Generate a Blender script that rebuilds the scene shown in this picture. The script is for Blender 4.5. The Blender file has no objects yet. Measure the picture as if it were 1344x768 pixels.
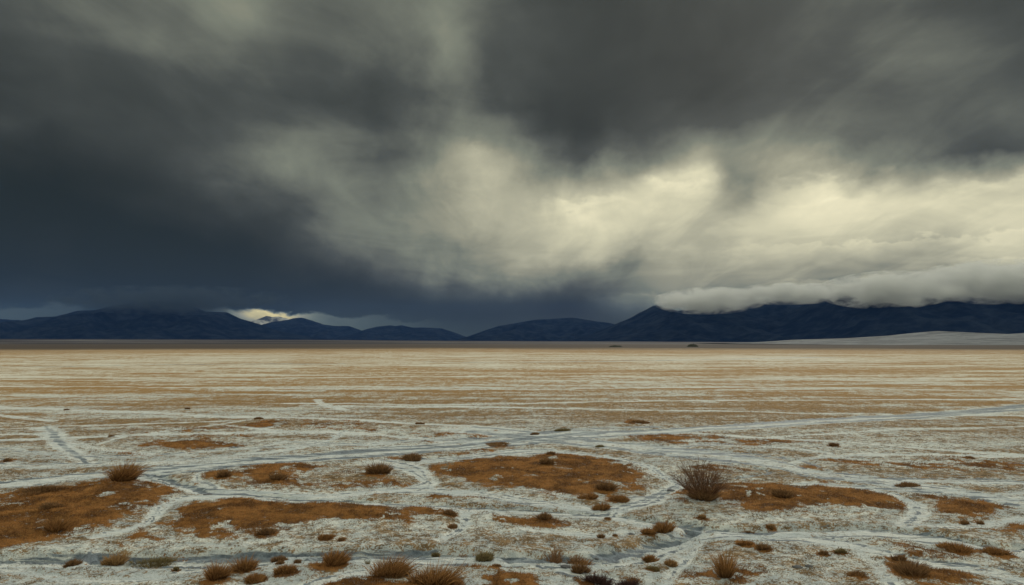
import bpy, math, random
import numpy as np
rng = np.random.default_rng(7); random.seed(7)
PI = math.pi; R = math.radians
C = bpy.context.scene.collection
sc = bpy.context.scene

# ------------------------------------------------------------------ camera
W0, H0, FPX, CAMH, HOR = 1344.0, 768.0, 896.0, 4.0, 450.0
PITCH = math.atan((HOR - H0/2)/FPX)
cam_d = bpy.data.cameras.new('camera'); cam = bpy.data.objects.new('camera', cam_d); C.objects.link(cam)
cam_d.sensor_width = 36; cam_d.lens = 24; cam_d.clip_start = 0.1; cam_d.clip_end = 90000
cam.location = (0, 0, CAMH); cam.rotation_euler = (PI/2 + PITCH, 0, 0); sc.camera = cam

def ray(px, py):
    """direction of a photograph pixel, for measuring"""
    a, b = (px - W0/2)/FPX, (H0/2 - py)/FPX
    cp, sp = math.cos(PITCH), math.sin(PITCH)
    return np.array([a, cp - b*sp, sp + b*cp])
def gp(px, py):
    d = ray(px, py); t = -CAMH/d[2]
    return np.array([d[0]*t, d[1]*t])
def scale_at(py):            # metres per photograph pixel at that ground row
    return gp(672, py)[1]/FPX
def azel(px, py):
    d = ray(px, py); d = d/np.linalg.norm(d)
    return math.degrees(math.atan2(d[0], d[1])), math.degrees(math.asin(d[2]))

def s2l(c):
    c = np.asarray(c, float)/255.
    return tuple(np.where(c <= .04045, c/12.92, ((c+.055)/1.055)**2.4))

# ------------------------------------------------------------------ numpy noise
def _hash(ix, iy, seed):
    h = (ix.astype(np.int64)*374761393 + iy.astype(np.int64)*668265263 + seed*1442695041) & 0xFFFFFFFF
    h = ((h ^ (h >> 13))*1274126177) & 0xFFFFFFFF
    h = (h ^ (h >> 16)) & 0xFFFFFFFF
    return h/4294967295.0
def vnoise(x, y, seed=0):
    ix, iy = np.floor(x), np.floor(y); fx, fy = x-ix, y-iy
    ix = ix.astype(np.int64); iy = iy.astype(np.int64)
    ux, uy = fx*fx*fx*(fx*(fx*6-15)+10), fy*fy*fy*(fy*(fy*6-15)+10)
    def g(dx, dy):
        a = _hash(ix+dx, iy+dy, seed)*2*PI
        return np.cos(a)*(fx-dx) + np.sin(a)*(fy-dy)
    n0 = g(0,0)*(1-ux)+g(1,0)*ux; n1 = g(0,1)*(1-ux)+g(1,1)*ux
    return (n0*(1-uy)+n1*uy)*1.5
def fbm(x, y, oct=4, seed=0, gain=.5, lac=2.03):
    s = 0; a = 1; t = 0
    for k in range(oct):
        s = s + a*vnoise(x, y, seed+k*17); t += a; a *= gain; x = x*lac+3.7; y = y*lac-1.3
    return s/t
def sstep(a, b, x):
    t = np.clip((x-a)/(b-a), 0, 1); return t*t*(3-2*t)

# ------------------------------------------------------------------ node helpers
class NT:
    def __init__(s, nt): s.nt = nt; nt.nodes.clear()
    def n(s, t, **k):
        nd = s.nt.nodes.new(t)
        for a, v in k.items(): setattr(nd, a, v)
        return nd
    def put(s, sock, v):
        if isinstance(v, bpy.types.NodeSocket): s.nt.links.new(v, sock)
        elif v is not None:
            try: sock.default_value = v
            except Exception: sock.default_value = (v[0], v[1], v[2], 1.0)
    def m(s, op, a, b=None, c=None, clamp=False):
        nd = s.n('ShaderNodeMath', operation=op, use_clamp=clamp)
        for i, v in enumerate((a, b, c)):
            if v is not None: s.put(nd.inputs[i], v)
        return nd.outputs[0]
    def vm(s, op, a, b=None):
        nd = s.n('ShaderNodeVectorMath', operation=op)
        s.put(nd.inputs[0], a)
        if b is not None: s.put(nd.inputs[1], b)
        return nd.outputs[0]
    def noise(s, vec, scale=1., detail=3., rough=.5, dist=0., lac=2.):
        nd = s.n('ShaderNodeTexNoise'); s.put(nd.inputs['Vector'], vec)
        nd.inputs['Scale'].default_value = scale; nd.inputs['Detail'].default_value = detail
        nd.inputs['Roughness'].default_value = rough; nd.inputs['Distortion'].default_value = dist
        nd.inputs['Lacunarity'].default_value = lac
        return nd.outputs[0]
    def mr(s, v, a, b, c=0., d=1., smooth=True):
        nd = s.n('ShaderNodeMapRange', interpolation_type='SMOOTHSTEP' if smooth else 'LINEAR')
        s.put(nd.inputs['Value'], v)
        for k, x in zip(('From Min','From Max','To Min','To Max'), (a, b, c, d)): s.put(nd.inputs[k], x)
        return nd.outputs[0]
    def mix(s, f, a, b, mode='MIX'):
        nd = s.n('ShaderNodeMix', data_type='RGBA', blend_type=mode); s.put(nd.inputs[0], f)
        s.put(nd.inputs[6], a if isinstance(a, bpy.types.NodeSocket) else (*a, 1.))
        s.put(nd.inputs[7], b if isinstance(b, bpy.types.NodeSocket) else (*b, 1.))
        return nd.outputs[2]
    def xyz(s, x, y, z):
        nd = s.n('ShaderNodeCombineXYZ')
        for i, v in enumerate((x, y, z)): s.put(nd.inputs[i], v)
        return nd.outputs[0]
    def sep(s, v):
        nd = s.n('ShaderNodeSeparateXYZ'); s.put(nd.inputs[0], v); return nd.outputs
    def ramp(s, f, stops, interp='LINEAR'):
        nd = s.n('ShaderNodeValToRGB'); r = nd.color_ramp; r.interpolation = interp
        while len(r.elements) > 1: r.elements.remove(r.elements[-1])
        r.elements[0].position = stops[0][0]; r.elements[0].color = (*stops[0][1], 1)
        for p, c in stops[1:]:
            e = r.elements.new(p); e.color = (*c, 1)
        s.put(nd.inputs[0], f); return nd.outputs[0]
def material(name):
    mt = bpy.data.materials.new(name); mt.use_nodes = True; return mt, NT(mt.node_tree)
def surface_out(N, col, rough=.9, bump=None, spec=.2, transl=0.):
    b = N.n('ShaderNodeBsdfPrincipled'); N.put(b.inputs['Base Color'], col if isinstance(col, bpy.types.NodeSocket) else (*col, 1))
    b.inputs['Specular IOR Level'].default_value = spec
    N.put(b.inputs['Roughness'], rough)
    if bump is not None: N.put(b.inputs['Normal'], bump)
    sh = b.outputs[0]
    if transl:
        t = N.n('ShaderNodeBsdfTranslucent'); N.put(t.inputs[0], col if isinstance(col, bpy.types.NodeSocket) else (*col, 1))
        mx = N.n('ShaderNodeMixShader'); mx.inputs[0].default_value = transl
        N.nt.links.new(sh, mx.inputs[1]); N.nt.links.new(t.outputs[0], mx.inputs[2]); sh = mx.outputs[0]
    o = N.n('ShaderNodeOutputMaterial'); N.nt.links.new(sh, o.inputs[0])

# ------------------------------------------------------------------ sky
SUN_AZ, SUN_EL = 20.0, 24.0
GX = [84.0*i for i in range(17)]
SKY = {   # cloud brightness by direction (measured, 0..255)
 0:  [80,102,114,108,114,100,108,114, 82, 68, 69, 72, 86, 90, 84, 74, 70],
 40: [70, 98,108,108,116,100,106,122, 82, 67, 65, 69, 84, 94,102, 90, 76],
 80: [62, 78, 90, 96,100, 90, 88,118, 74, 64, 63, 66, 80, 92,106, 92, 78],
 120:[62, 70, 76, 82, 84, 76, 70,106, 68, 62, 61, 67, 83, 88, 86, 80, 84],
 160:[66, 70, 70, 72, 86, 86, 66,100, 70, 58, 63, 76, 88, 92, 86, 86,104],
 200:[46, 54, 62, 78,104,106, 86,122,100, 60, 84,138,144,114, 90, 74, 80],
 240:[38, 42, 50, 62, 94,116,114,134,158,142,168,204,162,208,192,156,164],
 280:[34, 38, 42, 48, 64,100,124,146,172,200,204,180,194,206,208,206,204],
 320:[40, 40, 34, 36, 44, 68,106,136,168,190,190,186,184,182,188,188,182],
 360:[36, 40, 36, 34, 38, 48, 72,108,142,130,126,150,154,150,148,144,142],
 390:[50, 46, 40, 38, 36, 42, 50, 60, 68, 70,100,134,128,122,116,112,108],
 415:[60, 56, 46, 42, 46, 56, 54, 52, 56, 56, 62,100,100, 96, 90, 86, 84],
 450:[80, 80, 66, 66, 86, 86, 80, 72, 60, 54, 56, 74, 76, 76, 76, 76, 76]}
GY = sorted(SKY); GRID = np.array([SKY[k] for k in GY], float)
FEAT = [  # x, y, rx, ry, angle deg, gain
 (300, 32, 22, 34, 60, 34), (205, 40, 40, 25, 0, 10), (362, 198, 30, 24, 0, 16), (626, 200, 26, 22, 50, 34),
 (598, 62, 40, 20, 60, 14), (640, 170, 14, 34, 0, 12), (768, 262, 46, 10, 0, 22), (870, 246, 26, 20, -45, 34),
 (968, 248, 30, 22, -40, -70), (1100, 246, 70, 22, -15, 26), (1310, 238, 60, 14, -12, 34), (1180, 72, 40, 14, -35, 14),
 (1250, 148, 55, 14, -35, 18), (1180, 190, 40, 16, -40, -12), (1290, 190, 60, 22, -10, -10), (1030, 70, 40, 16, -50, 10),
 (1040, 335, 60, 10, -5, 12), (1120, 318, 40, 8, 0, 12), (850, 388, 60, 12, -15, 22), (590, 255, 60, 26, 40, 10), (420, 250, 70, 34, 45, 10),
 (650, 225, 14, 30, -20, 22), (760, 215, 34, 50, -10, -10), (1010, 215, 12, 40, 40, -14), (1150, 215, 14, 40, 50, -16), (920, 215, 20, 34, 0, 20), 
 (680, 340, 40, 22, -30, 12), (770, 360, 60, 18, -15, -30), (650, 405, 50, 14, 0, -10), (750, 400, 50, 22, 0, -30), (500, 380, 120, 20, 10, -10),
 (10, 318, 16, 6, 0, 20), (1300, 345, 50, 10, -20, 14), (200, 340, 90, 26, 20, -10), (700, 190, 26, 60, -30, -10), (790, 222, 36, 20, 0, -10)]
def sky_L(px, py):
    px = np.clip(px, 0, W0); py = np.clip(py, 0, 450)
    i = np.clip(px/84, 0, 15.999); ii = np.floor(i).astype(int); f = i-ii
    j = np.clip(np.searchsorted(GY, py, 'right')-1, 0, len(GY)-2); gy = np.array(GY, float)
    g = np.clip((py-gy[j])/(gy[j+1]-gy[j]), 0, 1)
    v = (GRID[j,ii]*(1-f)+GRID[j,ii+1]*f)*(1-g) + (GRID[j+1,ii]*(1-f)+GRID[j+1,ii+1]*f)*g
    for x, y, rx, ry, an, a in FEAT:
        ca, sa = math.cos(R(an)), math.sin(R(an)); dx, dy = px-x, py-y
        u, w = (dx*ca+dy*sa)/rx, (-dx*sa+dy*ca)/ry
        v = v + a*np.exp(-(u*u+w*w))
    return v
world = bpy.data.worlds.new('World'); sc.world = world; world.use_nodes = True
N = NT(world.node_tree)
gen = N.n('ShaderNodeTexCoord').outputs['Generated']
sx, sy, sz = N.sep(gen)
zc = N.m('MAXIMUM', sz, 0.0)
den = N.m('ADD', zc, .14)
cx_, cy_ = N.m('DIVIDE', sx, den), N.m('DIVIDE', sy, den)
pl = N.xyz(cx_, cy_, N.m('MULTIPLY', sz, 2.))
streak = N.xyz(N.m('MULTIPLY', cx_, 3.2), N.m('MULTIPLY', cy_, .9), N.m('MULTIPLY', sz, 6.))
warp = N.n('ShaderNodeTexNoise'); N.put(warp.inputs['Vector'], gen); warp.inputs['Scale'].default_value = 7.; warp.inputs['Detail'].default_value = 5.; warp.inputs['Roughness'].default_value = .55
wr, wg, wb = N.sep(warp.outputs['Color'])
warpf = N.mr(sz, 0.01, .12, .25, 1.)
az = N.m('MULTIPLY', N.m('ARCTAN2', sx, sy), 180/PI); el = N.m('MULTIPLY', N.m('ARCSINE', sz), 180/PI)
azw = N.m('MULTIPLY_ADD', N.m('MULTIPLY', N.m('SUBTRACT', wr, .5), warpf), 9., az)
elw = N.m('MULTIPLY_ADD', N.m('MULTIPLY', N.m('SUBTRACT', wg, .5), warpf), 6., el)
AZ0, AZ1, NAZ = -39., 39., 32
rows = [0., .6, 1.2, 1.8, 2.5, 3.4, 4.6, 6.0, 7.6, 9.2, 11., 13., 15., 17.2, 19.6, 22.2, 25., 28.]
azs = np.linspace(AZ0, AZ1, NAZ)
u = N.m('DIVIDE', N.m('SUBTRACT', azw, AZ0), AZ1-AZ0, clamp=True)
def inv_px(a, e):
    a, e = np.radians(a), math.radians(e)
    d = np.stack([np.sin(a)*math.cos(e), np.cos(a)*math.cos(e), np.full_like(a, math.sin(e))])
    cp, sp = math.cos(PITCH), math.sin(PITCH)
    f = d[1]*cp + d[2]*sp; up = -d[1]*sp + d[2]*cp
    return W0/2 + FPX*d[0]/f, H0/2 - FPX*up/f
prev = None
total = None
for i, e in enumerate(rows):
    X, Y = inv_px(azs, e); L = sky_L(X, Y)
    stops = [((k)/(NAZ-1), (float(np.clip(v/255, .1, 1.1)),)*3) for k, v in enumerate(L)]
    c = N.ramp(u, stops, 'CARDINAL')
    c = N.sep(c)[0]
    if prev is None: total = c
    else:
        t = N.mr(elw, rows[i-1], e, 0., 1., smooth=False)
        total = N.m('MULTIPLY_ADD', N.m('SUBTRACT', c, prev), t, total)
    prev = c
# cloud detail
n1 = N.noise(streak, .9, 7., .56, .6)
n2 = N.noise(pl, 1.7, 7., .56, .8)
amp = N.mr(sz, 0.0, .10, .035, .105)
mid = N.m('MULTIPLY', N.mr(total, .20, .45, .16, 1.0), N.mr(total, .95, .6, .55, 1.0))
amp = N.m('MULTIPLY', amp, mid)
det = N.m('ADD', N.m('MULTIPLY', N.m('SUBTRACT', N.mr(n1, .36, .64), .5), .75), N.m('MULTIPLY', N.m('SUBTRACT', N.mr(n2, .34, .66), .5), .6))
val = N.m('MULTIPLY_ADD', det, amp, total)
val = N.m('MULTIPLY_ADD', N.m('SUBTRACT', val, .38), 1.04, .38)
# cloud banks with crisp edges: a lit rim along the top of a bank, or the gap under a cloud base
bn = N.noise(N.xyz(N.m('MULTIPLY', az, .3), N.m('MULTIPLY', el, .6), 0.), 1., 5., .52, .3)
bn2 = N.noise(N.xyz(N.m('MULTIPLY', az, 1.1), N.m('MULTIPLY', el, 1.6), 4.), 1., 5., .6)
bsum = N.m('ADD', N.m('SUBTRACT', bn, .5), N.m('MULTIPLY', N.m('SUBTRACT', bn2, .5), .35))
def bank(val, x, y, sx, gain, soft, fall, wob, slope=0.):
    a0, e0 = azel(x, y); sg = sx/FPX*180/PI
    e1 = N.m('MULTIPLY_ADD', bsum, wob, N.m('MULTIPLY_ADD', N.m('SUBTRACT', az, a0), slope, e0))
    d = N.m('SUBTRACT', e1, el)                       # degrees below the edge
    step = N.mr(d, 0., soft, 0., 1.)
    f = N.m('EXPONENT', N.m('MULTIPLY', N.m('MAXIMUM', d, 0.), -1./fall))
    q = N.m('DIVIDE', N.m('SUBTRACT', az, a0), sg)
    w = N.m('EXPONENT', N.m('MULTIPLY', N.m('MULTIPLY', q, q), -1.))
    return N.m('MULTIPLY_ADD', N.m('MULTIPLY', N.m('MULTIPLY', step, f), w), gain, val)
val = bank(val, 628, 182, 24, .14, 1.6, 3.4, 6.)
val = bank(val, 768, 250, 58, .16, 1.2, 2.6, 5.)
val = bank(val, 880, 230, 50, .14, 1.2, 2.6, 5., -.1)
val = bank(val, 1085, 226, 75, .13, 1.2, 2.6, 5.)
val = bank(val, 1305, 224, 70, .14, 1.2, 2.6, 4.5, .08)
val = bank(val, 1190, 310, 150, .11, .35, 1.3, 3.2)
val = bank(val, 1320, 338, 60, .09, .3, 1.0, 2.4)
val = bank(val, 1110, 366, 75, .17, .35, 1.1, 2.4)
val = bank(val, 860, 384, 60, .14, .4, 1.0, 2.2, .04)
val = bank(val, 1300, 368, 60, .08, .5, 1.2, 2.2)
val = bank(val, 350, 406.5, 44, .86, .35, 1.3, 1.6, -.03)
val = bank(val, 430, 411, 110, .17, .30, 3., 1.8, -.05)
val = bank(val, 20, 398, 90, .13, .5, 3., 2.0)
# beyond the seen part the unseen sky overhead and behind is brightened as added fill light
n3 = N.noise(pl, .7, 5., .55, .3)
over = N.mr(n3, .3, .7, .74, 1.0)
k1 = N.mr(elw, 30., 46., 0., 1.); azabs = N.m('ABSOLUTE', az); k2 = N.mr(azabs, 44., 75., 0., 1.)
val = N.m('MULTIPLY_ADD', N.m('SUBTRACT', over, val), N.m('MAXIMUM', k1, k2), val)
STOPS = [(36,(33,37,28)),(48,(44,47,40)),(60,(55,58,52)),(80,(77,80,74)),(100,(101,104,94)),(125,(124,128,113)),(150,(152,151,130)),
         (180,(184,181,155)),(212,(218,213,180)),(240,(250,242,204)),(255,(255,252,226))]
col = N.ramp(val, [(a/255, s2l(c)) for a, c in STOPS])
blue = N.ramp(val, [(a/255, s2l(c)) for a, c in [(36,(24,30,25)),(60,(42,53,47)),(90,(72,86,82)),(125,(112,125,114)),(160,(158,160,142)),(200,(222,206,140)),(245,(255,232,140))]])
col = N.mix(N.mr(el, 6., .0, 0., .9), col, blue)
sky = N.n('ShaderNodeTexSky', sky_type='NISHITA'); sky.sun_disc = False
sky.sun_elevation = R(SUN_EL); sky.sun_rotation = R(SUN_AZ)
col10 = N.vm('SCALE', col); col10.node.inputs['Scale'].default_value = 10.
col10 = N.mix(N.m('MAXIMUM', k1, k2), col10, N.vm('MULTIPLY', col10, (.94, 1.0, 1.14)))
full = N.mix(.992, sky.outputs[0], col10)
bg = N.n('ShaderNodeBackground'); N.put(bg.inputs[0], full); bg.inputs[1].default_value = .1
wo = N.n('ShaderNodeOutputWorld'); N.nt.links.new(bg.outputs[0], wo.inputs[0])

sun_d = bpy.data.lights.new('sun', 'SUN'); sun = bpy.data.objects.new('sun', sun_d); C.objects.link(sun)
sun_d.energy = 1.5; sun_d.angle = R(10); sun_d.color = (1., .95, .86)
sun.rotation_euler = (PI/2 - R(SUN_EL), 0, PI - R(SUN_AZ))
sun.location = (200, 400, 300)

# ------------------------------------------------------------------ layout of the plain (photo pixels -> metres)
PATCHES = [  # strength, edge softness (m), polygon
 (1.0,.5,[(-60,662),(0,653),(30,645),(60,640),(100,638),(125,630),(180,625),(206,627),(200,635),(240,638),(236,648),(212,660),(190,672),(160,684),(130,692),(100,698),(60,708),(30,716),(0,722),(-60,728)]),
 (1.0,.4,[(210,688),(240,672),(270,662),(310,658),(390,660),(440,660),(520,663),(560,668),(590,673),(592,680),(560,683),(520,688),(480,692),(440,690),(400,697),(360,700),(330,703),(300,700),(265,705),(250,697),(235,696)]),
 (.95,.3,[(135,716),(160,702),(180,695),(205,702),(218,715),(200,719),(175,716),(150,719)]),
 (1.0,.5,[(285,622),(336,610),(400,609),(430,613),(405,621),(380,632),(340,634),(300,628)]),
 (.62,.8,[(373,640),(430,618),(480,610),(525,616),(535,624),(520,632),(460,638)]),
 (1.0,.6,[(575,612),(620,603),(680,600),(740,596),(800,603),(830,613),(848,625),(845,637),(820,644),(790,646),(740,642),(690,640),(640,640),(600,632)]),
 (.8,.8,[(515,602),(570,592),(672,588),(700,589),(640,595),(590,603),(550,609)]),
 (.75,.3,[(470,649),(560,648),(640,653),(690,660),(650,662),(560,654)]),
 (.85,.35,[(625,683),(640,676),(700,677),(770,677),(768,682),(730,688),(670,690),(632,688)]),
 (1.0,.4,[(885,655),(905,642),(950,636),(1010,636),(1080,632),(1130,645),(1170,652),(1187,660),(1180,667),(1130,671),(1080,668),(1040,671),(995,670),(980,662),(940,657),(900,656)]),
 (1.0,.35,[(1205,650),(1250,655),(1300,662),(1330,667),(1300,675),(1270,680),(1240,672),(1225,663)]),
 (.55,.6,[(895,610),(930,610),(990,616),(970,625),(900,624)]),
 (.72,1.0,[(1060,612),(1150,602),(1344,600),(1400,606),(1400,622),(1250,619),(1150,617)]),
 (.85,.3,[(425,768),(455,757),(480,757),(510,750),(545,762),(600,768),(560,790),(425,790)]),
 (1.0,.3,[(612,768),(628,757),(650,752),(680,753),(705,760),(715,772),(700,790),(612,790)]),
 (.85,.25,[(895,752),(905,744),(945,740),(960,730),(985,738),(1005,750),(1000,758),(960,757),(930,764)]),
 (.85,.3,[(1180,752),(1220,752),(1240,752),(1275,762),(1290,780),(1200,780)]),
 (.75,.2,[(1110,758),(1125,752),(1145,756),(1155,768),(1120,770)]),
 (.9,.25,[(6,743),(30,738),(60,735),(75,729),(100,729),(105,736),(60,743),(30,746)]),
 (.68,.3,[(1130,710),(1190,714),(1250,729),(1200,727)]), (.75,.3,[(1230,717),(1300,723),(1360,730),(1360,737),(1280,729)]),
 (.95,1.5,[(172,587),(220,581),(290,578),(292,585),(220,591)]), (.8,2.,[(820,577),(900,570),(1050,578),(1000,582),(850,583)]),
 (.75,2.5,[(560,570),(640,566),(690,571),(600,577)]), (.8,3,[(330,553),(460,557),(480,563),(350,561)]),
 (.7,3,[(170,566),(280,560),(300,566),(200,570)]), (.7,.3,[(800,652),(812,650),(828,653),(815,656)]),
 (.85,.25,[(595,740),(620,737),(650,739),(620,744)]), (.7,.3,[(830,700),(870,690),(900,694),(880,700)]),
 (.9,.5,[(1310,696),(1344,690),(1400,690),(1400,700),(1344,699)]), (.72,.25,[(1000,735),(1030,744),(1000,750)]),
]
# kind: 'rut' (trodden snow and ice, its blue-grey shade put into the colour), 'path' (smooth bright snow); width in photo px (vertical), depth m, points
def W(kind, w, dep, pts, a=1.): return (kind, w, dep, pts, a)
TRACKS = [
 W('path',3.0,.02,[(-40,588),(0,590),(150,598),(300,589),(450,584),(600,573)],.8), W('path',3,.03,[(286,640),(262,626),(300,611),(420,604)],.8),
 W('path',4,.03,[(470,642),(430,655),(350,656)],.9), W('path',5,.04,[(690,691),(780,702),(862,692)],.8), W('path',6,.04,[(930,702),(900,728),(870,772)],.7),
 W('path',7,.04,[(1090,702),(1140,728),(1175,770)],.7), W('path',6,.04,[(-40,748),(0,748),(150,762),(300,745),(420,737)],.8),
 W('path',5,.04,[(1190,688),(1260,690),(1344,682),(1400,680)],.9), W('path',4,.03,[(1400,640),(1344,645),(1280,651),(1200,645),(1120,637)],.8),
 W('path',3,.02,[(850,590),(930,583),(1040,588),(1100,597)],.8), W('path',1.6,.02,[(-40,560),(0,561),(200,556),(330,550)],.9),
 W('path',3,.02,[(560,575),(480,584),(380,580),(330,592)],.8), W('path',1.4,.02,[(400,533),(600,534),(900,539),(1344,546)],.8),
 W('path',3,.02,[(1080,598),(1180,606),(1344,609)],.6), W('path',2.4,.02,[(-40,570),(60,571),(140,590),(260,597)],.7),
 W('path',4,.03,[(700,642),(780,652),(860,650)],.6), W('path',1.6,.02,[(1344,560),(1200,563),(1040,572),(900,580)],.8),
 W('rut', 2.2,.05,[(700,581),(600,590),(470,599),(330,610),(250,618),(120,629),(0,643),(-80,650)]),
 W('rut', 2.0,.05,[(1344,537),(1150,551),(1020,558),(900,567),(780,574),(700,580)],.8),
 W('rut', 2.0,.04,[(560,578),(640,574),(720,567),(800,562),(860,560)],.8),
 W('rut', 2.2,.05,[(660,570),(760,577),(850,584),(960,592),(1040,602),(1090,618)],.8),
 W('path',8,.03,[(1080,622),(1200,640),(1344,655)]),
 W('rut', 2.0,.04,[(1120,636),(1200,645),(1300,652),(1344,656),(1400,660)],.8),
 W('rut', 2.5,.04,[(840,590),(920,592),(1000,600)],.8),
 W('path',12,.03,[(860,690),(960,699),(1100,700),(1230,709),(1344,728)]),
 W('rut', 2.6,.10,[(1400,528),(1344,532),(1250,541),(1150,546),(1020,553),(900,562),(780,569),(700,574)]),
 W('path',5.5,.04,[(1400,532),(1344,534),(1250,543),(1150,549),(1020,556),(900,565),(780,572),(700,577)]),
 W('rut', 3.2,.12,[(780,569),(700,574),(640,580),(560,586),(470,592),(400,598),(330,604),(250,611),(180,616),(100,621),(0,633),(-80,640)]),
 W('path',11,.05,[(780,570),(700,574),(640,580),(560,587),(470,594),(400,601),(330,606),(250,612),(180,618),(100,625),(0,637),(-80,646)]),
 W('rut', 3.5,.12,[(620,566),(700,576),(760,582),(850,592),(950,601),(1020,611),(1060,624),(1150,633),(1250,650),(1344,664),(1400,670)],.8),
 W('path',11,.05,[(620,564),(700,572),(760,579),(850,589),(950,597),(1020,607),(1070,620),(1150,630),(1250,645),(1344,660),(1400,668)]),
 W('rut', 2.5,.1,[(840,590),(900,598),(960,606),(1000,613),(1012,620),(980,626),(930,630)],.7),
 W('path',5,.06,[(560,606),(620,599),(672,594),(740,593),(800,600),(850,612),(885,628),(880,642),(850,655),(800,665),(760,668)]),
 W('path',8,.06,[(860,618),(890,632),(878,645),(840,657),(800,667)]),
 W('path',8,.08,[(170,616),(220,632),(270,643),(340,646),(400,650),(470,645),(540,640),(600,645),(672,653),(740,660),(800,668)]),
 W('rut', 3.5,.15,[(200,621),(240,634),(270,644),(340,648),(400,652),(470,657),(540,663),(620,666),(700,667),(800,671),(860,680)],.9),
 W('rut', 6,.2,[(850,679),(900,686),(960,691),(1050,693),(1150,693),(1230,701),(1300,713),(1344,719),(1420,728)]),
 W('path',7,.05,[(480,662),(620,670),(700,672),(800,675),(860,688)]),
 W('rut', 9,.24,[(-60,735),(0,729),(60,727),(120,727),(180,729),(250,726),(330,726),(420,726),(500,724),(570,724),(640,730),(700,731),(760,729),(800,722),(850,711),(890,700),(908,690)]),
 W('path',9,.16,[(-60,741),(0,739),(120,734),(180,737),(260,738),(420,731),(500,732),(570,731),(640,737),(700,738),(760,738),(810,730),(860,719),(900,707),(930,698),(1000,700)]),
 W('path',13,.08,[(690,734),(740,745),(790,756),(850,772),(880,790)]),
 W('rut', 4,.06,[(720,746),(780,760),(820,775),(850,800)],.6),
 W('path',10,.06,[(400,772),(440,760),(490,746),(560,736),(650,734)]),
 W('path',9,.06,[(500,606),(530,612),(556,622),(560,632),(535,640)]),
 W('path',4,.04,[(530,606),(590,601),(672,592),(720,591)]),
 W('path',8,.06,[(1060,636),(1120,640),(1170,650),(1198,660),(1203,675),(1190,690)]),
 W('path',9,.05,[(950,700),(1040,705),(1120,716),(1200,733),(1280,750),(1344,764),(1420,780)]),
 W('rut', 2.5,.06,[(1000,702),(1080,705),(1160,722),(1250,738),(1344,756)],.6),
 W('path',5,.03,[(60,560),(72,573),(90,588),(108,602),(112,608)]), W('path',5,.03,[(68,566),(82,580),(100,595),(112,606)]),
 W('path',2.2,.03,[(418,524),(424,531),(438,535),(455,539)]),
 W('path',2.0,.02,[(-60,532),(0,534),(100,538),(200,542),(300,546),(400,549),(500,553),(620,559),(700,567)]),
 W('path',1.6,.02,[(-60,544),(0,545),(50,549),(70,552)]), W('path',2.5,.02,[(130,582),(160,575),(200,570),(260,561),(330,550)]),
 W('path',2.6,.02,[(-60,579),(0,578),(150,573),(260,570),(400,567),(470,568),(560,576),(620,581)]),
 W('path',1.6,.02,[(280,556),(330,563),(400,567),(450,566)]), W('path',4,.03,[(325,596),(370,592),(410,585),(440,574),(452,566)]),
 W('path',2.2,.02,[(860,567),(1000,574),(1100,580),(1200,588),(1344,597),(1400,601)]),
 W('path',2.6,.02,[(1020,612),(1045,604),(1080,599),(1200,596),(1344,598)]),
 W('path',4,.03,[(1120,628),(1200,631),(1344,634),(1420,634)]), W('rut',1.6,.04,[(1100,626),(1200,628),(1344,631),(1420,632)],.6),
 W('path',1.2,.02,[(380,529),(600,531),(900,526),(1344,524)]), W('path',1.0,.02,[(-50,507),(200,508),(600,511),(1000,508),(1344,514)]),
 W('path',.7,.02,[(-50,494),(300,497),(700,494),(1344,498)]),
 W('path',7,.06,[(120,704),(190,686),(212,668),(240,655),(320,650)]), W('path',6,.05,[(580,708),(606,692),(614,680),(622,670)]),
 W('path',7,.05,[(-60,605),(60,610),(180,606),(300,600)],.7), W('path',6,.04,[(560,642),(672,655),(760,664)],.8),
 W('rut',1.2,.02,[(0,602),(80,607),(120,609)],.6), W('rut',2,.05,[(218,619),(260,618),(330,614),(360,606)],.5),
 W('path',7,.06,[(90,742),(105,730),(118,720)],.8), W('rut',.5,.02,[(-60,482),(60,482),(200,479),(448,478)],1.), W('rut',.4,.02,[(560,475),(700,475),(1100,469)],.8),
]
extra = []
for i_, (k_, w_, d_, p_, a_) in enumerate(TRACKS):      # worn lines along the wider tracks
    if k_ == 'path' and w_ >= 3 and p_[0][1] > 540:
        for sg_ in (-.36, .34):
            jj = random.uniform(.8, 1.2)
            extra.append(('rut', max(.9, .16*w_), .02, [(x_, y_ + sg_*w_*jj) for x_, y_ in p_], .72*a_))
TRACKS += extra
def resample(pts, n=8):
    P = np.array([gp(*p) for p in pts]); S = np.array([scale_at(p[1]) for p in pts])
    # Catmull-Rom in metres
    out = []; sc_ = []
    for i in range(len(P)-1):
        p0, p1, p2, p3 = P[max(i-1,0)], P[i], P[i+1], P[min(i+2,len(P)-1)]
        for k in range(n):
            t = k/n
            out.append(.5*((2*p1)+(p2-p0)*t+(2*p0-5*p1+4*p2-p3)*t*t+(3*p1-p0-3*p2+p3)*t**3)); sc_.append(S[i]*(1-t)+S[i+1]*t)
    out.append(P[-1]); sc_.append(S[-1])
    return np.array(out), np.array(sc_)
def seg_dist(x, y, A, B, wa, wb):
    d = B-A; L2 = d@d + 1e-9
    t = np.clip(((x-A[0])*d[0]+(y-A[1])*d[1])/L2, 0, 1)
    return np.hypot(x-A[0]-t*d[0], y-A[1]-t*d[1]), wa*(1-t)+wb*t
PATCH_W = [(s, so, np.array([gp(*p) for p in pl_])) for s, so, pl_ in PATCHES]
TR_W = []
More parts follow.
